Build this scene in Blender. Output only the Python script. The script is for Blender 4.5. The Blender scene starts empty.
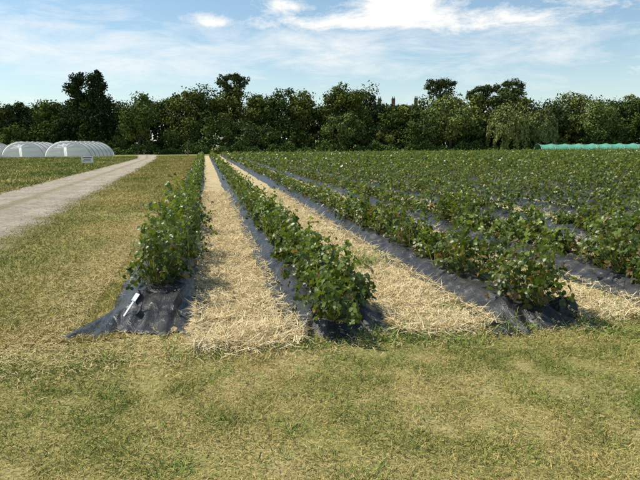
import bpy, math, random
import numpy as np
from mathutils import Vector, Matrix, noise as mnoise
rng=np.random.default_rng(7); random.seed(7)
sc=bpy.context.scene
sc.view_settings.view_transform='Standard'; sc.view_settings.look='None'
sc.view_settings.exposure=0; sc.view_settings.gamma=1
YAW=math.radians(11.56)

# ------------------------------------------------------------ helpers
def link(o,parent=None):
    sc.collection.objects.link(o)
    if parent: o.parent=parent
    return o
def empty(name,loc=(0,0,0),rot=0):
    e=bpy.data.objects.new(name,None); e.location=loc; e.rotation_euler=(0,0,rot); return link(e)
def raw_mesh(name,V,loops,starts,mat,cols=None,smooth=False,parent=None):
    me=bpy.data.meshes.new(name)
    me.vertices.add(len(V)); me.vertices.foreach_set('co',np.asarray(V,dtype=np.float32).ravel())
    me.loops.add(len(loops)); me.loops.foreach_set('vertex_index',np.asarray(loops,dtype=np.int32))
    me.polygons.add(len(starts)); me.polygons.foreach_set('loop_start',np.asarray(starts,dtype=np.int32))
    me.update(calc_edges=True); me.validate()
    if cols is not None:
        a=me.color_attributes.new('tint','FLOAT_COLOR','POINT')
        c=np.ones((len(V),4),dtype=np.float32); c[:,:3]=cols; a.data.foreach_set('color',c.ravel())
    if smooth: me.polygons.foreach_set('use_smooth',np.ones(len(starts),dtype=bool))
    me.materials.append(mat)
    return link(bpy.data.objects.new(name,me),parent)
def grid_mesh(name,P,mat,parent=None,cols=None,smooth=True):
    n,m=P.shape[:2]
    idx=np.arange(n*m).reshape(n,m)
    f=np.stack([idx[:-1,:-1],idx[:-1,1:],idx[1:,1:],idx[1:,:-1]],-1).reshape(-1,4)
    return raw_mesh(name,P.reshape(-1,3),f.ravel(),np.arange(len(f))*4,mat,cols,smooth,parent)
def nrm(a): return a/np.maximum(np.linalg.norm(a,axis=-1,keepdims=True),1e-9)
LEAF=(np.array([[0,0,0],[-.30,.28,.09],[-.34,.68,.07],[0,1,-.14],[.34,.68,.07],[.30,.28,.09],[0,.5,0]],float),
      [[0,6,2,1],[6,3,2],[0,5,4,6],[6,4,3]])
LEAF2=(np.array([[0,0,0],[-.36,.5,.1],[0,1,-.1],[.36,.5,.1]],float),[[0,2,1],[0,3,2]])
CARD=(np.array([[-.5,-.35,0],[.1,-.55,.1],[.5,.3,0],[-.2,.5,-.1]],float),[[0,1,2,3]])
BLADE=(np.array([[-.5,0,0],[.5,0,0],[.38,.55,0],[-.38,.55,0],[0,1,0]],float),[[0,1,2,3],[3,2,4]])
class Cloud:
    def __init__(s): s.V=[];s.L=[];s.S=[];s.C=[];s.nv=0;s.nl=0
    def add(s,c,n,f,size,tpl,col,width=None,bend=None):
        N=len(c)
        if N==0: return
        T,F=tpl
        n=nrm(n); f=nrm(f-(f*n).sum(1,keepdims=True)*n); r=np.cross(f,n)
        size=np.broadcast_to(np.asarray(size,float),(N,))[:,None,None]
        w=size if width is None else np.broadcast_to(np.asarray(width,float),(N,))[:,None,None]
        V=c[:,None,:]+w*T[None,:,0:1]*r[:,None,:]+size*T[None,:,1:2]*f[:,None,:]+size*T[None,:,2:3]*n[:,None,:]
        if bend is not None: V=V+bend[:,None,:]*(T[None,:,1:2]**2)
        k=len(T); s.V.append(V.reshape(-1,3)); s.C.append(np.repeat(col,k,0))
        base=s.nv+np.arange(N)[:,None]*k
        flat=np.concatenate([np.array(q) for q in F]); lens=np.array([len(q) for q in F])
        st=np.concatenate([[0],np.cumsum(lens)[:-1]])
        s.L.append((base+flat[None]).ravel()); s.S.append((s.nl+np.arange(N)[:,None]*len(flat)+st[None]).ravel())
        s.nv+=N*k; s.nl+=N*len(flat)
    def build(s,name,mat,parent=None):
        return raw_mesh(name,np.concatenate(s.V),np.concatenate(s.L),np.concatenate(s.S),mat,np.concatenate(s.C),False,parent)
def vnoise(x,y,sc_=1.0,seed=0):
    r=np.random.default_rng(seed); v=0
    for i in range(7):
        a=r.uniform(0,6.28); k=sc_*r.uniform(.6,2.2); p=r.uniform(0,6.28)
        v=v+np.sin(k*(x*math.cos(a)+y*math.sin(a))+p+1.3*np.sin(.7*k*(y*math.cos(a)-x*math.sin(a))+p*2))
    return v/7*1.9

# ------------------------------------------------------------ materials
class NT:
    def __init__(s,name):
        s.m=bpy.data.materials.new(name); s.m.use_nodes=True; s.t=s.m.node_tree; s.t.nodes.clear()
        s.out=s.n('ShaderNodeOutputMaterial')
    def n(s,t,**k):
        x=s.t.nodes.new(t)
        for a,b in k.items():
            if hasattr(x,a): setattr(x,a,b)
        return x
    def l(s,a,b): s.t.links.new(a,b)
    def noise(s,scale,detail=4,rough=.6,vec=None,dist=0):
        x=s.n('ShaderNodeTexNoise'); x.inputs['Scale'].default_value=scale; x.inputs['Detail'].default_value=detail
        x.inputs['Roughness'].default_value=rough; x.inputs['Distortion'].default_value=dist
        if vec: s.l(vec,x.inputs['Vector'])
        return x.outputs['Fac']
    def ramp(s,fac,stops):
        x=s.n('ShaderNodeValToRGB'); e=x.color_ramp.elements
        while len(e)<len(stops): e.new(.5)
        for q,(p,c) in zip(e,stops): q.position=p; q.color=(c[0],c[1],c[2],1) if hasattr(c,'__len__') else (c,c,c,1)
        s.l(fac,x.inputs['Fac']); return x.outputs['Color']
    def mix(s,f,a,b,mode='MIX'):
        x=s.n('ShaderNodeMix',data_type='RGBA',blend_type=mode)
        for sock,v in ((x.inputs[0],f),(x.inputs[6],a),(x.inputs[7],b)):
            if isinstance(v,bpy.types.NodeSocket): s.l(v,sock)
            elif hasattr(v,'__len__'): sock.default_value=(v[0],v[1],v[2],1)
            else: sock.default_value=v
        return x.outputs[2]
    def math(s,op,a,b=0.0,c=0.0):
        x=s.n('ShaderNodeMath',operation=op)
        for i,v in enumerate((a,b,c)):
            if isinstance(v,bpy.types.NodeSocket): s.l(v,x.inputs[i])
            else: x.inputs[i].default_value=v
        return x.outputs[0]
    def princ(s,col,rough=.8,spec=.3,bump=None,bs=.5,bd=.02):
        p=s.n('ShaderNodeBsdfPrincipled')
        if isinstance(col,bpy.types.NodeSocket): s.l(col,p.inputs['Base Color'])
        else: p.inputs['Base Color'].default_value=(*col,1)
        if isinstance(rough,bpy.types.NodeSocket): s.l(rough,p.inputs['Roughness'])
        else: p.inputs['Roughness'].default_value=rough
        p.inputs['Specular IOR Level'].default_value=spec
        if bump is not None:
            b=s.n('ShaderNodeBump'); b.inputs['Strength'].default_value=bs; b.inputs['Distance'].default_value=bd
            s.l(bump,b.inputs['Height']); s.l(b.outputs[0],p.inputs['Normal'])
        s.l(p.outputs[0],s.out.inputs[0]); return p
def pos(nt): return nt.n('ShaderNodeNewGeometry').outputs['Position']
def leafmat(name,trans=.3,rough=.5,spec=.35,tcol=(1.5,1.6,.7)):
    t=NT(name); a=t.n('ShaderNodeAttribute'); a.attribute_name='tint'
    p=t.princ(a.outputs['Color'],rough,spec)
    tr=t.n('ShaderNodeBsdfTranslucent'); t.l(t.mix(1.0,a.outputs['Color'],tcol,'MULTIPLY'),tr.inputs[0])
    m=t.n('ShaderNodeMixShader'); m.inputs[0].default_value=trans
    t.l(p.outputs[0],m.inputs[1]); t.l(tr.outputs[0],m.inputs[2]); t.l(m.outputs[0],t.out.inputs[0]); return t.m
def flatmat(name):
    t=NT(name); a=t.n('ShaderNodeAttribute'); a.attribute_name='tint'
    b=t.n('ShaderNodeBsdfDiffuse'); t.l(a.outputs['Color'],b.inputs[0]); t.l(b.outputs[0],t.out.inputs[0]); return t.m
M_leaf=leafmat('strawberry_leaf',.30,.40,.45,(1.7,1.6,.5))
M_tree=flatmat('tree_foliage')
M_grass=flatmat('grass_blades')
M_straw=flatmat('straw_stalks')

def grasscol(t):
    P=pos(t)
    big=t.noise(.35,3,.6,P); mid=t.noise(2.2,5,.65,P); fine=t.noise(38,4,.7,P)
    c1=t.ramp(t.math('ADD',t.math('MULTIPLY',big,.5),t.math('MULTIPLY',mid,.5)),
        [(.34,(.16,.17,.045)),(.46,(.27,.25,.08)),(.56,(.37,.31,.13)),(.68,(.44,.35,.18))])
    sh=t.ramp(fine,[(.3,.5),(.6,1.15)])
    return t.mix(1.0,c1,sh,'MULTIPLY'),fine
t=NT('grass_ground')
c,f=grasscol(t)
sp=t.n('ShaderNodeSeparateXYZ'); t.l(pos(t),sp.inputs[0])
green=t.ramp(t.noise(.6,6,.75,pos(t)),[(.32,(.11,.15,.035)),(.5,(.20,.22,.06)),(.68,(.32,.29,.11))])
edge=t.math('ADD',t.math('MULTIPLY',sp.outputs[0],-.35),-2.6)
far=t.math('ADD',t.math('MULTIPLY',sp.outputs[1],.05),-2.6)
k=t.math('MAXIMUM',edge,far); kk=t.n('ShaderNodeClamp'); t.l(k,kk.inputs[0])
t.princ(t.mix(kk.outputs[0],c,green),.95,.1,f,.8,.02); M_ground=t.m

t=NT('dirt_track')
c,f=grasscol(t); a=t.n('ShaderNodeAttribute'); a.attribute_name='tint'
s2=t.n('ShaderNodeSeparateColor'); t.l(a.outputs['Color'],s2.inputs[0])
P=pos(t)
dirt=t.ramp(t.noise(.9,9,.75,P),[(.3,(.33,.26,.18)),(.5,(.49,.41,.31)),(.7,(.62,.54,.43))])
dirt=t.mix(1.0,dirt,t.ramp(t.noise(9,9,.85,P),[(.34,.45),(.6,1.12)]),'MULTIPLY')
ed=t.math('ADD',s2.outputs[0],t.math('MULTIPLY',t.math('SUBTRACT',t.noise(.9,8,.75,P),.5),2.2))
mk=t.ramp(ed,[(.22,0.0),(.60,1.0)])
cen=t.math('ADD',s2.outputs[1],t.math('MULTIPLY',t.math('SUBTRACT',t.noise(1.7,7,.75,P),.5),2.2))
cm=t.ramp(cen,[(.6,0.0),(1.1,.8)])
dirt=t.mix(cm,dirt,(.27,.24,.13))
t.princ(t.mix(mk,c,dirt),.95,.1,t.noise(9,8,.75,P),1.0,.06); M_road=t.m

t=NT('straw_mat')
P=pos(t); mp=t.n('ShaderNodeMapping'); t.l(P,mp.inputs[0]); mp.inputs['Rotation'].default_value=(0,0,.5); mp.inputs['Scale'].default_value=(3.2,1,1)
mp2=t.n('ShaderNodeMapping'); t.l(P,mp2.inputs[0]); mp2.inputs['Rotation'].default_value=(0,0,-.9); mp2.inputs['Scale'].default_value=(1,3.6,1)
n1=t.noise(22,4,.7,mp.outputs[0],.6); n2=t.noise(20,4,.7,mp2.outputs[0],.6)
nm=t.math('MAXIMUM',n1,n2)
col=t.ramp(nm,[(.42,(.30,.20,.085)),(.52,(.68,.52,.27)),(.66,(.90,.75,.46))])
col=t.mix(1.0,col,t.ramp(t.noise(1.7,5,.7,P),[(.3,.68),(.65,1.06)]),'MULTIPLY')
t.princ(col,.8,.2,nm,1.0,.03); M_strawmat=t.m

t=NT('black_polythene')
P=pos(t)
dust=t.ramp(t.noise(2.5,8,.75,P),[(.38,(.014,.014,.016)),(.6,(.050,.048,.044)),(.75,(.14,.125,.10))])
mp=t.n('ShaderNodeMapping'); t.l(P,mp.inputs[0]); mp.inputs['Scale'].default_value=(1,.35,1)
wr=t.noise(11,6,.6,mp.outputs[0],1.6)
t.princ(dust,t.ramp(t.noise(7,4,.6,P),[(.3,.22),(.7,.46)]),.5,wr,.7,.035); M_poly=t.m

t=NT('bark'); t.princ(t.ramp(t.noise(6,6,.7,pos(t)),[(.3,(.05,.038,.025)),(.7,(.14,.11,.08))]),.9,.2,t.noise(12,5,.7,pos(t)),.8,.05); M_bark=t.m
t=NT('white_polythene')
p=t.princ(t.ramp(t.noise(.9,4,.6,pos(t)),[(.3,(.76,.77,.78)),(.7,(.88,.88,.88))]),.5,.4,t.noise(1.6,4,.6,pos(t)),.8,.3)
tr=t.n('ShaderNodeBsdfTranslucent'); tr.inputs[0].default_value=(.92,.93,.94,1); m=t.n('ShaderNodeMixShader'); m.inputs[0].default_value=.5
t.l(p.outputs[0],m.inputs[1]); t.l(tr.outputs[0],m.inputs[2]); t.l(m.outputs[0],t.out.inputs[0]); M_white=t.m
t=NT('green_netting'); t.princ(t.ramp(t.noise(1.5,4,.6,pos(t)),[(.3,(.08,.30,.20)),(.7,(.18,.46,.33))]),.8,.1); M_turq=t.m
t=NT('galvanised_steel'); t.princ((.35,.36,.37),.45,.5).inputs['Metallic'].default_value=.6; M_steel=t.m
t=NT('sign_white'); t.princ(t.ramp(t.noise(5,3,.5,pos(t)),[(.3,(.76,.76,.74)),(.7,(.84,.84,.82))]),.5,.4); M_sign=t.m
t=NT('sign_ink'); t.princ((.12,.03,.03),.6,.3); M_ink=t.m
t=NT('weathered_wood'); t.princ(t.ramp(t.noise(9,5,.7,pos(t)),[(.3,(.12,.09,.06)),(.7,(.28,.22,.16))]),.85,.2); M_wood=t.m
t=NT('brick'); t.princ(t.ramp(t.noise(3,5,.7,pos(t)),[(.3,(.12,.075,.055)),(.7,(.20,.13,.10))]),.9,.2); M_brick=t.m
t=NT('slate'); t.princ(t.ramp(t.noise(4,5,.7,pos(t)),[(.3,(.045,.042,.042)),(.7,(.10,.09,.085))]),.85,.1); M_slate=t.m
t=NT('window_glass'); t.princ((.03,.035,.04),.1,.6); M_glass=t.m

# ------------------------------------------------------------ ground
xs=np.concatenate([[-3000,-800,-250,-120],np.linspace(-60,90,60),[160,300,900,3000]])
ys=np.concatenate([[-2000,-300,-60],np.linspace(-20,130,60),[180,320,900,3500]])
X,Y=np.meshgrid(xs,ys,indexing='ij')
grid_mesh('ground',np.stack([X,Y,np.zeros_like(X)],-1),M_ground)

def track(y):
    xr=np.interp(y,[-5,5,10,20,40,75,112],[-3.3,-3.4,-3.6,-3.95,-4.6,-6.0,-9.5])
    w=np.interp(y,[-5,10,20,75,112],[3.1,3.1,2.9,2.6,2.6]); return xr,w
ys=np.concatenate([np.arange(-5,30,.25),np.arange(30,112,1.0)])
tt=np.linspace(0,1,57); xr,w=track(ys)
Yg,Tg=np.meshgrid(ys,tt,indexing='ij')
xl=xr+.6; W=w+1.2
Xg=xl[:,None]-W[:,None]*Tg
ec=np.minimum(Tg,1-Tg)*4; cc=np.exp(-((Tg-.5)/.085)**2)
Z=.006+np.clip(ec,0,1)*(.034-.026*np.exp(-((Tg-.30)/.09)**2)-.026*np.exp(-((Tg-.70)/.09)**2)+.008*vnoise(Xg,Yg,5,3)+.006*vnoise(Xg,Yg,14,4))
Z=np.maximum(Z,.005)
grid_mesh('dirt_road',np.stack([Xg,Yg,Z],-1),M_road,cols=np.stack([np.clip(ec,0,1),cc,ec*0],-1).reshape(-1,3))

# ------------------------------------------------------------ field layout
NR=52; YEND=92
rows=[-.50,1.10,2.84,4.56]+[6.25+1.68*i for i in range(NR-4)]
def ystart(i):
    return [5.0,4.55,4.35,4.3][i] if i<4 else 4.5
def yfirst(x): return max(4.5,x/.9-6)

def carpet(name,x0,x1,y0,y1,dx,dy,front=False,left=True):
    xs=np.arange(x0,x1+dx*.5,dx); ys=np.arange(y0,y1+dy*.5,dy)
    X,Y=np.meshgrid(xs,ys,indexing='ij')
    Z=.022+.016*vnoise(X,Y,9,5)+.008*vnoise(X,Y,28,6)
    if front:
        Y2=Y+np.where(Y<y0+.5,.20*vnoise(X,Y*0,4,8)+.09*vnoise(X,Y*0,19,9),0)
        Z=np.where(Y<y0+dy*.5,-.01,Z); Y=Y2
    if left: Z=np.where(X<x0+dx*.5,-.01,Z)
    return np.stack([X,Y,Z],-1)
straw_e=empty('straw_mulch')
grid_mesh('straw_near',carpet('s',-.45,8,4.66,18,.06,.06,True),M_strawmat,straw_e)
grid_mesh('straw_far',carpet('s',-.45,8,18.0,YEND,.4,1.5),M_strawmat,straw_e)
grid_mesh('straw_right',carpet('s',8.0,90,4.6,YEND,.5,1.5,False,False),M_strawmat,straw_e)

HB=.17
def bedh(t):
    a=np.abs(t); return HB*(1-np.clip((a-.42)/.55,0,1)**1.3)+.012*np.cos(a*3)
def make_bed(i,x):
    y0=ystart(i) if i<6 else yfirst(x)
    near=18
    ys=np.concatenate([np.arange(y0-.25,min(near,y0+14),.04),np.arange(max(near,y0),YEND,1.2 if y0>near else .8)]) if y0<near else np.arange(y0,YEND,1.5)
    ys=np.unique(ys)
    nc=49 if y0<near and i<6 else 11
    t=np.linspace(-1,1,nc); Yg,T=np.meshgrid(ys,t,indexing='ij')
    s=np.clip((Yg-(y0-.25))/(.95 if i==0 else .45),0,1); s=s*s*(3-2*s) if i<6 else s*0+1
    hw=(.52 if i==1 else .47)+(1-s)*(.13 if i==0 else .03)
    Xg=x+T*hw+(.03*vnoise(Yg,T*0+i,3,11)+.02*vnoise(Yg,T*0+i,11,12))*np.abs(T)
    if i==0: Xg=Xg-(1-s)*.12
    Z=bedh(T)*s
    wr=.014*vnoise(Xg*1.6,Yg,14,20+i)+.005*vnoise(Xg,Yg,40,40+i)+.007*vnoise(Xg*.5,Yg*1.0,26,70+i)
    if i>=6: wr=wr*.4
    ple=(1-s)*(.014+.014*np.sin(T*19+3*vnoise(T*2,Yg,3,3)+i))*(1 if i<4 else 0)
    if i<6:
        first=np.clip(1-(Yg-(y0-.25))/.3,0,1)
        Yg=Yg+first*(.10*vnoise(T*3,T*0,3,60+i)+.04*vnoise(T*3,T*0,9,61+i))
    edge=np.clip((np.abs(T)-.9)/.1,0,1)
    Z=Z+wr*(1-edge)*(.25+.75*s)+ple+.012-.03*edge*s
    if i<6:
        Z[0,:]=np.minimum(Z[0,:],.004)
        Z=np.maximum(Z,.008*(1-edge)+(0.006 if i==0 else 0))
    return grid_mesh('polythene_bed',np.stack([Xg,Yg,Z],-1),M_poly)
for i,x in enumerate(rows): make_bed(i,x)

def crumple(name,loc,sx,sy,sz,seed,parent=None):
    n,m=60,34; u=np.linspace(0,2*math.pi,n); v=np.linspace(.02,math.pi*.56,m)
    U,Vv=np.meshgrid(u,v,indexing='ij')
    r=1+.16*np.sin(U*5+seed)*np.sin(Vv*2)+.09*np.sin(U*11+Vv*6+seed)+.05*np.sin(U*17-Vv*9)
    r[-1]=r[0]
    P=np.stack([loc[0]+sx*r*np.cos(U)*np.sin(Vv),loc[1]+sy*r*np.sin(U)*np.sin(Vv),loc[2]+sz*r*np.cos(Vv)],-1)
    return grid_mesh(name,P,M_poly,parent)
crumple('polythene_bundle',(rows[2]+.37,4.42,.03),.14,.12,.15,1)
def fold(name,x0,y0,x1,y1,h,seed):
    n,m=26,12; U,Vv=np.meshgrid(np.linspace(0,1,n),np.linspace(0,1,m),indexing='ij')
    X=x0+(x1-x0)*U+.03*np.sin(U*9+seed)*Vv+.05*np.sin(U*4+seed)*Vv**2; Y=y0+(y1-y0)*U+.05*np.sin(Vv*3+seed)*Vv
    Z=.02+h*Vv*(.4+.6*np.sin(U*math.pi*.5+.1))*(1+.10*np.sin(U*9+seed))
    grid_mesh(name,np.stack([X,Y,Z],-1),M_poly)
fold('polythene_fold',-.72,5.1,-.64,5.6,.19,1.0)
fold('polythene_fold',-.30,5.05,-.26,5.6,.19,2.6)

# ------------------------------------------------------------ strawberry plants
def leafcols(n,bright=1.0):
    g=rng.random(n)[:,None]
    c=np.array([.060,.105,.016])*(1-g)+np.array([.185,.235,.040])*g
    return c*rng.uniform(.6,1.25,(n,1))*bright
def plants(cl,cx,cy,R,H,level,dry):
    nl={0:185,1:72,2:21}[level]
    N=len(cx)
    if N==0: return
    cx,cy,R,H=[np.repeat(a,nl) for a in (cx,cy,R,H)]
    n=len(cx); ph=rng.uniform(0,2*math.pi,n); rr=np.sqrt(rng.random(n))
    lob=1+.34*np.sin(ph*3+cy*7)+.24*np.sin(ph*5+cy*13)
    dx=np.cos(ph)*rr*R*lob; dy=np.sin(ph)*rr*R*lob
    topz=H*(1-.5*rr**2.0)*(1+.26*np.sin(dx*22+cy*9+np.sin(dy*19)))
    top=rng.random(n)<.11; topz=np.where(top,topz*rng.uniform(1.05,1.5,n),topz)
    z=HB+topz*(1-np.where(top,0,rng.random(n)**1.3*.9))
    c=np.stack([cx+dx,cy+dy,z],-1)
    out=np.stack([np.cos(ph)*rr,np.sin(ph)*rr,np.zeros(n)],-1)
    nn=np.stack([np.zeros(n),np.zeros(n),np.ones(n)],-1)*.6+out*.6+rng.normal(0,.6,(n,3))
    fw=out+rng.normal(0,.5,(n,3)); fw[:,2]-=.1
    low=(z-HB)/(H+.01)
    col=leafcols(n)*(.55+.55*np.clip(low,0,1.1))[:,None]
    d=(rng.random(n)<dry*(1.8-1.5*low)); col[d]=np.array([.28,.18,.07])*rng.uniform(.5,1.2,(d.sum(),1))
    if level==0:
        nn_=nrm(nn); f0=nrm(fw-(fw*nn_).sum(1,keepdims=True)*nn_); s0=np.cross(f0,nn_)
        sz=rng.uniform(.030,.064,n)
        for ang in (0,1.75,-1.75):
            f=f0*math.cos(ang)+s0*math.sin(ang)
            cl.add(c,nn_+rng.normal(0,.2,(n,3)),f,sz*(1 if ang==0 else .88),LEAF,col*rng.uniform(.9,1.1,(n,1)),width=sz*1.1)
        root=np.stack([cx+dx*.15,cy+dy*.15,np.full(n,HB-.04)],-1); v=c-root; L=np.linalg.norm(v,axis=1)
        k=(rng.random(n)<.4)|top
        cl.add(root[k],np.cross(v[k],rng.normal(0,1,(k.sum(),3))),v[k],L[k],BLADE,np.tile([[.22,.24,.08]],(k.sum(),1)),width=.006)
    elif level==1:
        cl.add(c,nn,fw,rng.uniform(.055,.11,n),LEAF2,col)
    else:
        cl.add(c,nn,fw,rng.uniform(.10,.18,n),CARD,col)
def weeds(cl,x,y,n,h,spread=.1,z0=.0,w=.008,col=(.12,.17,.05),lean=.35):
    c=np.stack([x+rng.normal(0,spread,n),y+rng.normal(0,spread,n),np.full(n,z0)],-1)
    f=np.stack([rng.normal(0,lean*.5,n),rng.normal(0,lean*.5,n),np.ones(n)],-1)
    L=h*rng.uniform(.5,1.1,n); b=rng.normal(0,lean,(n,3))*L[:,None]; b[:,2]=-np.abs(b[:,2])*.6
    cl.add(c,rng.normal(0,1,(n,3)),f,L,BLADE,np.array([col])*rng.uniform(.7,1.4,(n,1)),width=w,bend=b)
for i,x in enumerate(rows):
    y0=(ystart(i)+(.85,-.05,.10,.3)[i]) if i<4 else max(4.7,yfirst(x))
    ys=np.arange(y0,YEND-.5,.31); ys=ys+rng.normal(0,.055,len(ys))
    if i==2: ys=np.concatenate([[4.42,4.60],ys[ys>5.3]])
    cx=x+rng.normal(0,.055,len(ys))+(.07 if i in(0,2) else 0)
    vig=np.clip(.5+.5*vnoise(ys,ys*0+i*3.7,1.6,90+i),0,1)
    H=(.22+.24*vig)*rng.uniform(.65,1.25,len(ys)); R=(.17+.115*vig)*rng.uniform(.75,1.25,len(ys))
    if i==0: m=ys<9; H[m]*=1.35; R[m]*=1.1; H[ys<6.9]=rng.uniform(.52,.62,(ys<6.9).sum()); R[ys<6.9]=.26
    if i==1: m=ys<6; H[m]=np.clip(H[m],.25,.40)
    if i==2:
        m=ys<4.75; H[m]=.52; R[m]=.29; cx[m]=x+np.array([.10,.04]); m=(ys>5.3)&(ys<6.4); H[m]=.50; R[m]=.28
    keep=rng.random(len(ys))>(.06 if i!=2 else .10)
    keep|=((i==0)&(ys<6.9))|((i==2)&(ys<6.4))|((i==1)&(ys<5.5))
    ys,cx,H,R=ys[keep],cx[keep],H[keep],R[keep]
    cl=Cloud(); d=np.hypot(cx,ys)
    dry=.05 if i not in (2,3) else .11
    for lv,m in ((0,d<11),(1,(d>=11)&(d<32)),(2,d>=32)):
        plants(cl,cx[m],ys[m],R[m]*(1 if lv<2 else 1.1),H[m],lv,dry)
    if i<10:
        for k in range(20 if i else 8):
            yy=y0+.4+rng.random()**1.5*22; weeds(cl,x+rng.normal(0,.12),yy,9,rng.uniform(.5,.78),.05,HB-.03,.009,(.23,.27,.09),.22)
    if i==0:
        for k in range(9): weeds(cl,x+.02+rng.normal(0,.14),y0+.1+rng.random()*1.2,7,.88,.06,HB-.03,.009,(.24,.28,.10),.25)
    if i==2: weeds(cl,x+.1,4.5,9,.75,.07,HB-.05,.009,(.24,.28,.10),.22)
    cl.build('strawberry_row',M_leaf)

# ------------------------------------------------------------ straw pieces
cl=Cloud(); N=140000
mids=np.array([.29,1.98,3.70,5.40,7.09])
y=4.35+15*rng.random(N)**1.7; al=rng.integers(0,5,N)
al=np.where(rng.random(N)<.25,0,al); al=np.where(rng.random(N)<.22,1,al)
x=mids[al]+np.clip(rng.normal(0,.24,N),-.43,.43)
m=(y<4.9); y[m]-=np.abs(rng.normal(0,.10,m.sum()))
z=.022+.016*vnoise(x,y,9,5)+.008*vnoise(x,y,28,6)+rng.uniform(0,.03,N)+.02*np.clip(vnoise(x,y,6,77),0,1)
d=np.abs(x-mids[al]); z+=np.clip((d-.34)*.6,0,.1)
f=rng.normal(0,1,(N,3)); f[:,2]*=.18
nn=np.tile([0,0,1.],(N,1))+rng.normal(0,.4,(N,3))
g=rng.random(N)[:,None]; col=(np.array([.58,.42,.19])*(1-g)+np.array([.98,.86,.56])*g)*rng.uniform(.75,1.1,(N,1))
col=np.minimum(col,.94)
cl.add(np.stack([x,y,z],-1),nn,f,rng.uniform(.03,.13,N)*(1+y/30),BLADE,col,width=rng.uniform(.003,.0055,N)*(1+y/18))
N=28000; x=rng.uniform(-2.2,5,N); y=4.40+rng.normal(0,.24,N); k=rng.random(N)<.5
x[k]=-1.15-np.abs(rng.normal(0,.36,k.sum())); y[k]=4.5+9*rng.random(k.sum())
col=(np.array([.46,.34,.15])+rng.random((N,1))*np.array([.32,.29,.18]))
f=rng.normal(0,1,(N,3)); f[:,2]*=.15
cl.add(np.stack([x,y,rng.uniform(.012,.035,N)],-1),np.tile([0,0,1.],(N,1))+rng.normal(0,.3,(N,3)),f,rng.uniform(.025,.09,N),BLADE,col,width=.0038)
N=2600; i_=rng.integers(0,4,N); x=np.array(rows[:4])[i_]+rng.normal(0,.28,N); y=4.6+10*rng.random(N)**1.4
z=bedh(np.clip((x-np.array(rows[:4])[i_])/.47,-1,1))+.025
f=rng.normal(0,1,(N,3)); f[:,2]*=.1; k=y>5.7
cl.add(np.stack([x,y,z],-1)[k],(np.tile([0,0,1.],(N,1)))[k],f[k],.08,BLADE,np.tile([[.7,.55,.3]],(k.sum(),1)),width=.004)
cl.build('loose_straw',M_straw)

# ------------------------------------------------------------ grass
def grass(cl,x,y,h,w,dryf,greenc=(.165,.225,.042),lean=.8,dryc=(.60,.46,.18)):
    n=len(x); z=np.zeros(n)
    f=np.stack([rng.normal(0,lean,n),rng.normal(0,lean,n),np.ones(n)],-1)
    g=np.clip(dryf+rng.normal(0,.22,n),0,1)[:,None]
    col=np.array([greenc])*(1-g)+np.array([dryc])*g
    col=col*rng.uniform(.6,1.25,(n,1))
    b=rng.normal(0,.5,(n,3))*h[:,None]; b[:,2]=-np.abs(b[:,2])*.5
    cl.add(np.stack([x,y,z],-1),rng.normal(0,1,(n,3)),f,h,BLADE,col,width=w,bend=b)
cl=Cloud()
N=190000; y=1.7+3.3*rng.random(N)**.9; x=rng.uniform(-1,1,N)*(1.2+.75*y)+.22*y
pt=vnoise(x,y,2.0,1); p2=vnoise(x,y,6,2); p3=vnoise(x,y,16,3)
h=(.016+.034*np.clip(.45+.55*p2+.35*p3,0,1.3))*rng.uniform(.5,1.5,N); h*=np.where(y>4.55,.7,1)
mask=(p3+p2*.6>-.9)|(rng.random(N)<.3)
dryness=np.clip(.58-.45*pt-.36*p2-.18*p3-.25*(x<-.6)*(y>3.2)*(y<4.6)+.25*np.clip(y-3.6,0,1)*(x>-.6),0,1)
grass(cl,x[mask],y[mask],h[mask],rng.uniform(.002,.0042,N)[mask],dryness[mask])
N=36000; y=1.7+3.1*rng.random(N); x=rng.uniform(-1,1,N)*(1.2+.75*y)+.22*y
k=(vnoise(x,y,2.0,1)<.3)|(rng.random(N)<.2); x=x[k];y=y[k];N=len(x)
f=rng.normal(0,1,(N,3)); f[:,2]*=.2
cl.add(np.stack([x,y,rng.uniform(.004,.018,N)],-1),np.tile([0,0,1.],(N,1))+rng.normal(0,.3,(N,3)),f,rng.uniform(.015,.05,N),BLADE,
   (np.array([.44,.33,.13])+rng.random((N,1))*np.array([.26,.21,.10])),width=.0026)
N=150000; y=4.7+87*rng.random(N)**2.1; xr,w=track(y); x=xr+.1+rng.random(N)*(-1.02-xr+.15)+rng.normal(0,.06,N)
pt=vnoise(x,y,1.1,1); p2=vnoise(x,y,4,41); bare=vnoise(x,y,.8,14)
k=rng.random(N)<np.clip(1.1-.9*np.clip(bare,0,1),.35,1); x,y,pt,p2=x[k],y[k],pt[k],p2[k]; n=len(x)
grass(cl,x,y,(.03+.025*rng.random(n))*(1+y/25),(.003+.0005*y),np.clip(.70-.38*pt-.22*p2-.15*(x<-2.6),0,1))
cl.build('grass',M_grass)
cl=Cloud(); N=90000; y=12+80*rng.random(N)**1.4; xr,w=track(y); x=xr-w-.1-rng.random(N)**1.3*24
pt=vnoise(x,y,.5,4)
grass(cl,x,y,rng.uniform(.08,.24,N),.012+.0008*y,np.clip(.34-.40*pt,0,1),(.15,.21,.045),.4)
N=26000; y=4+80*rng.random(N)**1.5; xr,w=track(y); sd=rng.random(N)<.6; x=np.where(sd,xr+.1+rng.normal(0,.22,N),xr-w-.1+rng.normal(0,.2,N))
k=vnoise(x,y,2.2,36)>-.5; x=x[k];y=y[k]
grass(cl,x,y,rng.uniform(.03,.09,len(x)),.005+.0005*y,np.full(len(x),.40),(.15,.20,.05),.5)
N=16000; y=5+80*rng.random(N)**1.5; xr,w=track(y); x=xr-w*.5+rng.normal(0,.16,N)
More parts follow.
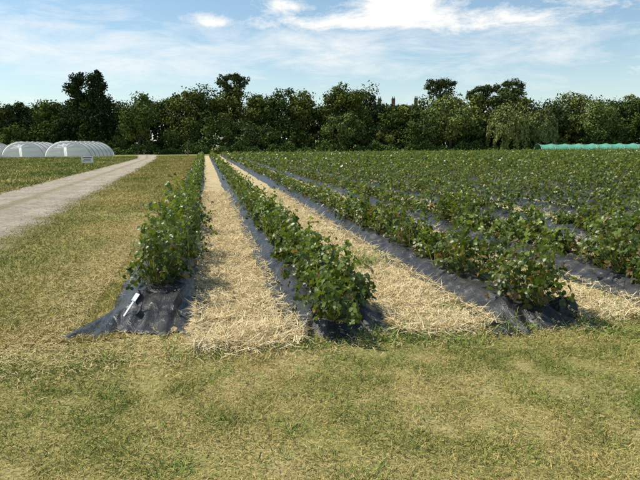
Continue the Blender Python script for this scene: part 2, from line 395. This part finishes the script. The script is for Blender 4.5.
k=vnoise(x*.3,y,1.2,33)>-.3; x=x[k];y=y[k]
grass(cl,x,y,rng.uniform(.02,.07,len(x)),.004+.0005*y,np.full(len(x),.5),(.15,.19,.06),.6)
cl.build('verge_grass',M_grass)
cl=Cloud()
G=(.20,.28,.06)
for (x,y,n,h,s) in [(1.62,4.25,320,.16,.15),(2.05,4.05,160,.11,.14),(2.25,4.8,180,.17,.11),(1.35,4.25,150,.12,.12),(3.2,4.0,180,.13,.2),(2.0,7.0,330,.30,.15),(2.1,7.6,160,.2,.15),(1.95,6.3,120,.14,.12),
                    (.5,4.4,80,.09,.13),(-.1,4.3,80,.08,.18),(3.7,4.2,220,.15,.3),(2.5,4.25,150,.17,.12),(-1.5,5.0,60,.06,.3),(.9,4.25,140,.10,.13),(-1.9,3.9,160,.06,.4),(4.2,5.2,160,.15,.25),(3.5,6.4,140,.17,.2),(2.15,4.45,120,.13,.1),(3.85,4.7,120,.16,.15),(-.9,4.5,60,.07,.2)]:
    weeds(cl,x,y,n,h,s,.005,.006,G,.6)
for k in range(70):
    weeds(cl,rng.uniform(-1.3,4.4),4.3+rng.normal(0,.18),28,rng.uniform(.05,.14),.06,.005,.005,(.22,.28,.07),.6)
for k in range(34):
    weeds(cl,mids[rng.integers(0,5)]+rng.normal(0,.2),5+9*rng.random(),14,rng.uniform(.06,.18),.05,.02,.006,(.22,.28,.07),.5)
for k in range(130):
    yy=rng.uniform(2.1,4.3); weeds(cl,rng.uniform(-1.6,3.0)+.2*yy-.5,yy,45,rng.uniform(.03,.075),.07,.003,.005,(.17,.24,.05),.8)
cl.build('weeds',M_grass)

# ------------------------------------------------------------ trees
def crown(cl,cx,cy,cz,rx,ry,rz,nlobe,nleaf,size,col,lr=.36,droop=0):
    d=nrm(rng.normal(0,1,(nlobe,3))); rad=rng.uniform(.35,.9,(nlobe,1))
    lc=np.array([cx,cy,cz])+d*rad*np.array([rx,ry,rz])
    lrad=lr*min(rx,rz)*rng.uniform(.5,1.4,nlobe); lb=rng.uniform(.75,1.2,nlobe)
    per=nleaf//nlobe; ii=np.repeat(np.arange(nlobe),per); n=len(ii)
    dd=nrm(rng.normal(0,1,(n,3))); rr=lrad[ii]*rng.uniform(.5,1.2,n)*(1+.25*np.sin(dd[:,0]*6+ii)*np.sin(dd[:,2]*7))
    p=lc[ii]+dd*rr[:,None]*np.array([1.1,1.1,.85])
    if droop: p[:,2]-=droop*rng.random(n)**2
    nn=dd+rng.normal(0,.55,(n,3))+np.array([0,0,.25])
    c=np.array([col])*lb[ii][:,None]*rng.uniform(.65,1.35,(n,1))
    k=p[:,2]>.05
    cl.add(p[k],nn[k],rng.normal(0,1,(n,3))[k],(size*rng.uniform(.6,1.4,n))[k],CARD,c[k])
    return lc
def limb(bmV,p0,p1,r0,r1,seg=7):
    bmV.append((np.array(p0,float),np.array(p1,float),r0,r1))
def build_limbs(name,lst,mat,parent=None,seg=7):
    V=[];L=[];S=[]
    for p0,p1,r0,r1 in lst:
        d=nrm((p1-p0)[None])[0]; a=np.cross(d,[.3,.9,.1]); a/=np.linalg.norm(a); b=np.cross(d,a)
        rings=[]; K=4
        for j in range(K+1):
            s=j/K; c=p0+(p1-p0)*s+(a*math.sin(s*3.1+p0[0])*.03+b*math.sin(s*4+p0[1])*.03)*np.linalg.norm(p1-p0)*(s*(1-s)*4)
            r=r0+(r1-r0)*s
            if j==0: r*=1.25
            rings.append(len(V))
            for q in range(seg):
                an=q/seg*2*math.pi; V.append(c+r*(a*math.cos(an)+b*math.sin(an)))
        for j in range(K):
            for q in range(seg):
                S.append(len(L)); q2=(q+1)%seg
                L+= [rings[j]+q,rings[j]+q2,rings[j+1]+q2,rings[j+1]+q]
    return raw_mesh(name,np.array(V),L,S,mat,None,True,parent)
D0=118.
def wpos(s,D):
    return (D*math.sin(YAW)+s*math.cos(YAW), D*math.cos(YAW)-s*math.sin(YAW))
prof=[(-80,12),(-68,11.7),(-64,11.6),(-60,12),(-55,12.3),(-50.5,12.2),(-43,12),(-39,12),(-36,12.5),(-33,13),(-30,13.8),(-26,14.8),(-21,14.8),(-17,14.6),(-13,13.5),(-9,12.7),(-5,13.2),(-1.5,11.7),(2,13.8),(6,16.0),(9.5,15),(12.5,12.8),(15,11.2),(19,10.9),(21.5,11.4),(24,12.6),(27,13.4),(31,12.6),(36,13),(41,13.2),(45,11.6),(48,12),(52,12.2),(57,13.2),(60,11.8),(64,11.6),(68,13.6),(73,13),(80,12.4)]
ps=np.array([p[0] for p in prof]); phh=np.array([p[1] for p in prof])
tree_e=empty('treeline')
cl=Cloud(); limbs=[]
s=-84.
palette=[(.090,.118,.030),(.070,.098,.028),(.11,.138,.034),(.15,.172,.045),(.080,.104,.038),(.13,.145,.038),(.060,.082,.028)]
while s<92:
    H=float(np.interp(s,ps,phh))*random.uniform(.90,1.04); wd=random.uniform(2.8,5.2)
    D=D0+random.uniform(-3,6); x,y=wpos(s,D)
    col=np.array(random.choice(palette))*random.uniform(.85,1.15)
    if s>14: col=col*1.15
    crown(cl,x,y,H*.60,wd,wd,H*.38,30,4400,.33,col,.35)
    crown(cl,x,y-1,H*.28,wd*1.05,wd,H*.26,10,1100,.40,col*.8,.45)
    limb(limbs,(x,y,-.1),(x+random.uniform(-.5,.5),y,H*.7),.35,.08)
    for j in range(4):
        a=random.uniform(0,6.28); z0=H*random.uniform(.25,.5)
        limb(limbs,(x,y,z0),(x+math.cos(a)*wd*.7,y+math.sin(a)*wd*.7,z0+H*.25),.14,.03)
    s+=wd*random.uniform(.65,1.0)
s=-84.
while s<92:
    H=random.uniform(3.4,8.6); wd=random.uniform(2.0,4.4); D=D0-5+random.uniform(-2,2); x,y=wpos(s,D)
    col=np.array(random.choice(palette))*random.uniform(.75,1.35)
    crown(cl,x,y,H*.5,wd,wd,H*.48,18,2300,.30,col,.38)
    limb(limbs,(x,y,-.1),(x,y,H*.6),.16,.05)
    s+=wd*random.uniform(.7,1.2)
N=40000; ss=rng.uniform(-84,92,N); DD=D0-9+rng.normal(0,.8,N); hh=(1.5+.6*np.sin(ss*.7)+.4*np.sin(ss*1.9))*rng.random(N)**.7
px=DD*math.sin(YAW)+ss*math.cos(YAW); py=DD*math.cos(YAW)-ss*math.sin(YAW)
cl.add(np.stack([px,py,hh],-1),rng.normal(0,1,(N,3))+[0,-.3,.5],rng.normal(0,1,(N,3)),rng.uniform(.15,.35,N),CARD,
    np.array([.10,.145,.04])*rng.uniform(.5,1.5,(N,1)))
cl.build('foliage',M_tree,tree_e); build_limbs('trunks',limbs,M_bark,tree_e)

def single_tree(name,s,D,H,wd,col,kind):
    e=empty(name); cl=Cloud(); lb=[]; x,y=wpos(s,D)
    if kind=='pine':
        limb(lb,(x,y,-.1),(x+.4,y,H*.9),.38,.14)
        k=9
        for j in range(k):
            a=j/k*6.28+random.random(); r=wd*random.uniform(.3,.9); zz=H*random.uniform(.80,.93)
            limb(lb,(x+.3,y,H*random.uniform(.62,.78)),(x+math.cos(a)*r,y+math.sin(a)*r,zz),.12,.04)
            crown(cl,x+math.cos(a)*r,y+math.sin(a)*r,zz+.2,wd*.42,wd*.42,.8,6,300,.25,col,.75)
        crown(cl,x+.3,y,H*.93,wd*.7,wd*.7,.9,8,520,.25,col,.7)
        crown(cl,x+.1,y,H*.76,wd*.8,wd*.8,H*.11,12,800,.27,col,.4)
    elif kind=='conifer':
        limb(lb,(x,y,-.1),(x,y,H*.95),.4,.06)
        for j in range(15):
            f=j/14; z=H*(.12+.84*f); r=wd*(1.0-.55*f**1.8)*random.uniform(.75,1.2)
            crown(cl,x+random.uniform(-.7,.7),y,z,r,r,H*.08,8,700,.30,col,.72)
    elif kind=='willow':
        limb(lb,(x,y,-.1),(x,y,H*.55),.5,.25)
        for j in range(6):
            a=j/6*6.28; limb(lb,(x,y,H*.45),(x+math.cos(a)*wd*.6,y+math.sin(a)*wd*.6,H*.85),.2,.05)
        crown(cl,x,y,H*.66,wd,wd,H*.30,26,4200,.28,col,.36,1.2)
        n=8000; st=rng.integers(0,75,n); q=st*1.7; a=st/75*6.28+rng.normal(0,.05,n)
        r=wd*(.62+.38*np.abs(np.sin(q)))*rng.uniform(.88,1.06,n); zt=H*(.74-.22*np.abs(np.sin(q*1.7+1))); z=np.maximum(zt-rng.random(n)*H*(.35+.2*np.sin(q*2.1)),.3)
        r=r+(zt-z)*.05
        P=np.stack([x+np.cos(a)*r,y+np.sin(a)*r,z],-1)
        cl.add(P,np.stack([np.cos(a),np.sin(a),np.zeros(n)],-1)+rng.normal(0,.5,(n,3)),np.tile([0,0,-1.],(n,1))+rng.normal(0,.35,(n,3)),rng.uniform(.3,.6,n),BLADE,np.array([col])*rng.uniform(.6,1.35,(n,1)),width=.22)
    else:
        crown(cl,x,y,H*.58,wd,wd,H*.38,32,6000,.30,col,.34)
        limb(lb,(x,y,-.1),(x,y,H*.6),.4,.12)
        for j in range(7):
            a=random.uniform(0,6.28); z0=H*random.uniform(.2,.4); limb(lb,(x,y,z0),(x+math.cos(a)*wd*.7,y+math.sin(a)*wd*.7,z0+H*.28),.16,.03)
    cl.build('crown',M_tree,e); build_limbs('trunk_and_limbs',lb,M_bark,e)
single_tree('dark_conifer_tree',-48.8,D0-3,15.6,3.0,(.040,.055,.022),'conifer')
single_tree('dark_conifer_tree',-44.2,D0-4,16.0,3.3,(.040,.055,.022),'conifer')
single_tree('pine_tree',-18.5,D0+5,17.2,3.6,(.07,.09,.034),'pine')
single_tree('pine_tree',26,D0+5,15.6,3.0,(.07,.09,.034),'pine')
single_tree('pine_tree',35,D0+5,14.3,3.2,(.07,.09,.034),'pine')
single_tree('pine_tree',41,D0+4,15.1,3.6,(.07,.09,.034),'pine')
single_tree('willow_tree',36.5,D0-9,9.9,3.9,(.21,.235,.08),'willow')
single_tree('willow_tree',43,D0-8,9.0,3.2,(.19,.22,.075),'willow')
single_tree('broadleaf_tree',-35,D0-8,12.4,4.6,(.11,.145,.04),'b')
single_tree('broadleaf_tree',25.5,D0-8,11.6,4.8,(.18,.215,.065),'b')
single_tree('broadleaf_tree',5,D0-7,8.3,4.4,(.13,.165,.05),'b')
single_tree('broadleaf_tree',54,D0-8,11.2,4.6,(.155,.19,.058),'b')

# ------------------------------------------------------------ box helper
def box(name,cx,cy,cz,sx,sy,sz,mat,parent,bev=.01):
    import bmesh
    bm=bmesh.new(); bmesh.ops.create_cube(bm,size=1)
    for v in bm.verts: v.co=Vector((v.co.x*sx,v.co.y*sy,v.co.z*sz))
    bmesh.ops.bevel(bm,geom=bm.edges[:],offset=bev,segments=2,affect='EDGES')
    me=bpy.data.meshes.new(name); bm.to_mesh(me); bm.free(); me.materials.append(mat)
    o=bpy.data.objects.new(name,me); o.location=(cx,cy,cz); return link(o,parent)
# old brick house behind the belt of trees: only its ridge and chimneys clear the tree tops
hx,hy=wpos(22.0,158)
e=empty('brick_house',(hx,hy,0),-YAW)
box('walls',0,0,4.3,12,8,8.6,M_brick,e)
def prism(name,sx,sy,z0,z1,mat,parent):
    V=[(-sx/2,-sy/2,z0),(sx/2,-sy/2,z0),(sx/2,sy/2,z0),(-sx/2,sy/2,z0),(-sx/2+.0,0,z1),(sx/2,0,z1)]
    F=[[0,1,5,4],[2,3,4,5],[0,4,3],[1,2,5],[3,2,1,0]]
    me=bpy.data.meshes.new(name); me.from_pydata(V,[],F); me.materials.append(mat); return link(bpy.data.objects.new(name,me),parent)
prism('roof',12.8,9.0,8.61,12.3,M_slate,e)
for k,cx_ in enumerate((-5.2,-1.4,4.9)):
    box('chimney',cx_,0,12.6,.9,1.1,3.2,M_brick,e,.02)
    for q in (-.25,.25): box('chimney_pot',cx_+q,0,14.45,.22,.22,.5,M_brick,e,.03)
for fz in (2.2,6.0):
    for cx_ in (-4.6,-1.6,1.6,4.6):
        box('window_frame',cx_,-4.03,fz,1.3,.10,1.7,M_sign,e,.01); box('window_pane',cx_,-4.09,fz,1.1,.04,1.5,M_glass,e,.005)
box('door',0,-4.03,1.1,1.1,.1,2.2,M_wood,e)

# ------------------------------------------------------------ polytunnels
def tunnel(name,x,y,w,h,L,ang,mat,bays,ends=True):
    e=empty(name,(x,y,0),ang)
    n=33; th=np.linspace(0,math.pi,n)
    vs=np.linspace(0,L,bays*6+1); Vg,Tg=np.meshgrid(vs,th,indexing='ij')
    sag=.16*np.abs(np.sin(Vg/L*bays*math.pi))
    px=np.cos(Tg)*w/2*(1-.02*sag); pz=np.sin(Tg)*(h-sag)
    grid_mesh('cover',np.stack([px,Vg,pz],-1),mat,e)
    lst=[]
    for b in range(bays+1):
        v=L*b/bays; pts=[(math.cos(a)*(w/2+.04),v,max(math.sin(a),0)*(h+.04)) for a in np.linspace(0,math.pi,15)]
        for q in range(14): lst.append((np.array(pts[q]),np.array(pts[q+1]),.04,.04))
    build_limbs('hoops',lst,M_steel,e,5)
    if ends:
        for v in (.25,L-.25):
            rr=np.linspace(0.0,1,9); Rg,T2=np.meshgrid(rr,th,indexing='ij')
            dx=np.cos(T2); dz=np.sin(T2)
            ox=dx*w/2*.99; oz=dz*h*.98
            kx=np.clip(dx*1.6,-1,1)*w*.03; kz=np.minimum(dz*1.6,1)*h*.62
            grid_mesh('end_sheet',np.stack([kx+(ox-kx)*Rg,v-1.1*(1-Rg)+.22*np.sin(T2*17)*Rg*(1-Rg)*2,kz+(oz-kz)*Rg],-1),mat,e)
    return e
tunnel('polytunnel',-33.4,95,6.4,2.4,9,.16,M_white,4)
tunnel('polytunnel',-27.6,94.3,6.2,2.4,10,-.05,M_white,4)
tunnel('polytunnel',-20.8,93,7.0,2.45,12,-.14,M_white,6)
tunnel('polytunnel',-40,97,6.6,2.4,9,.16,M_white,4)
x,y=wpos(40,103)
tunnel('green_netting_tunnel',x,y,4.5,1.5,50,-math.pi/2-YAW,M_turq,20,False)

# ------------------------------------------------------------ signs, posts
e=empty('field_sign',(-8.9,46,0),.1)
box('board',0,0,.62,.85,.04,.52,M_sign,e)
for k in (-.34,.34): box('post',k,.05,.45,.06,.05,.95,M_wood,e)
box('lettering',0,-.024,.76,.66,.012,.07,M_ink,e,.003); box('lettering',0,-.024,.63,.5,.012,.045,M_ink,e,.003); box('lettering',-.05,-.024,.52,.58,.012,.045,M_ink,e,.003)
e=empty('wooden_post',(-2.6,91,0)); box('post',0,0,1.1,.16,.16,2.3,M_wood,e,.02); box('cap',0,0,2.27,.2,.2,.05,M_wood,e,.01)
e=empty('row_label',(-.80,5.12,.05)); e.rotation_euler=(-.75,.15,-.7)
box('stake',0,0,.11,.020,.004,.28,M_sign,e,.001); box('tag',0,-.005,.23,.05,.004,.08,M_sign,e,.001)

# ------------------------------------------------------------ sky, sun
SA=math.radians(-62); SE=math.radians(54)
w=bpy.data.worlds.new('World'); sc.world=w; w.use_nodes=True; nt=w.node_tree; nt.nodes.clear()
class W(NT):
    def __init__(s,t): s.t=t
t=W(nt)
out=t.n('ShaderNodeOutputWorld'); bg=t.n('ShaderNodeBackground'); bg.inputs[1].default_value=.1; t.l(bg.outputs[0],out.inputs[0])
sky=t.n('ShaderNodeTexSky'); sky.sky_type='NISHITA'; sky.sun_disc=False; sky.sun_elevation=SE; sky.sun_rotation=SA%(2*math.pi)
sky.air_density=1.0; sky.dust_density=.5; sky.ozone_density=1.1
tc=t.n('ShaderNodeTexCoord'); sp=t.n('ShaderNodeSeparateXYZ'); t.l(tc.outputs['Generated'],sp.inputs[0])
az=t.math('ARCTAN2',sp.outputs[0],sp.outputs[1]); el=sp.outputs[2]
cv=t.n('ShaderNodeCombineXYZ'); t.l(az,cv.inputs[0]); t.l(t.math('MULTIPLY',el,2.6),cv.inputs[1])
n1=t.noise(8.5,9,.70,cv.outputs[0],.3)
cv2=t.n('ShaderNodeCombineXYZ'); t.l(az,cv2.inputs[0]); t.l(t.math('MULTIPLY',el,4.0),cv2.inputs[1])
n2=t.noise(6.0,8,.70,cv2.outputs[0],.4)
def blob(a,e_,wa,we):
    da=t.math('DIVIDE',t.math('SUBTRACT',az,a),wa); de=t.math('DIVIDE',t.math('SUBTRACT',el,e_),we)
    r=t.math('ADD',t.math('MULTIPLY',da,da),t.math('MULTIPLY',de,de)); return t.math('POWER',2.718,t.math('MULTIPLY',r,-1.0))
S=None
for b in [(.355,.240,.085,.020),(.14,.226,.06,.016),(.69,.250,.10,.040),(.52,.198,.12,.022),(.02,.20,.05,.012),(.25,.20,.14,.014),(.33,.22,.06,.02)]:
    q=blob(*b); S=q if S is None else t.math('ADD',S,q)
m1=t.ramp(t.math('ADD',n1,t.math('MULTIPLY',S,.29)),[(.60,0.0),(.80,1.0)])
S2=None
for b in [(-.25,.18,.16,.035),(-.12,.13,.2,.03),(.15,.17,.2,.03),(.5,.15,.3,.04)]:
    q=blob(*b); S2=q if S2 is None else t.math('ADD',S2,q)
m2=t.ramp(t.math('ADD',n2,t.math('MULTIPLY',S2,.23)),[(.56,0.0),(.90,.85)])
mm=t.math('MAXIMUM',m1,m2)
hz=t.ramp(el,[(0.0,.60),(.16,.09),(.5,0.0)])
base=t.mix(1.0,sky.outputs[0],(1.22,1.38,1.36),'MULTIPLY')
cc=t.mix(hz,base,(8.2,8.9,8.9))
cc=t.mix(mm,cc,(9.9,10.0,9.9))
t.l(cc,bg.inputs[0])
sun=bpy.data.lights.new('sun','SUN'); sun.energy=5.0; sun.angle=math.radians(.5); sun.color=(1,.95,.84)
so=link(bpy.data.objects.new('sun',sun)); d=Vector((math.sin(SA)*math.cos(SE),math.cos(SA)*math.cos(SE),math.sin(SE)))
so.rotation_euler=(-d).to_track_quat('-Z','Y').to_euler(); so.location=d*50

# ------------------------------------------------------------ camera
cam=bpy.data.cameras.new('camera'); co=link(bpy.data.objects.new('camera',cam)); sc.camera=co
cam.sensor_fit='HORIZONTAL'; cam.angle=math.radians(60.02); cam.clip_start=.05; cam.clip_end=6000
p=math.radians(9.73)
F=Vector((math.sin(YAW)*math.cos(p),math.cos(YAW)*math.cos(p),-math.sin(p)))
q=F.to_track_quat('-Z','Y').to_matrix().to_4x4()
co.matrix_world=Matrix.Translation((0,0,1.6))@q@Matrix.Rotation(math.radians(-.4),4,'Z')
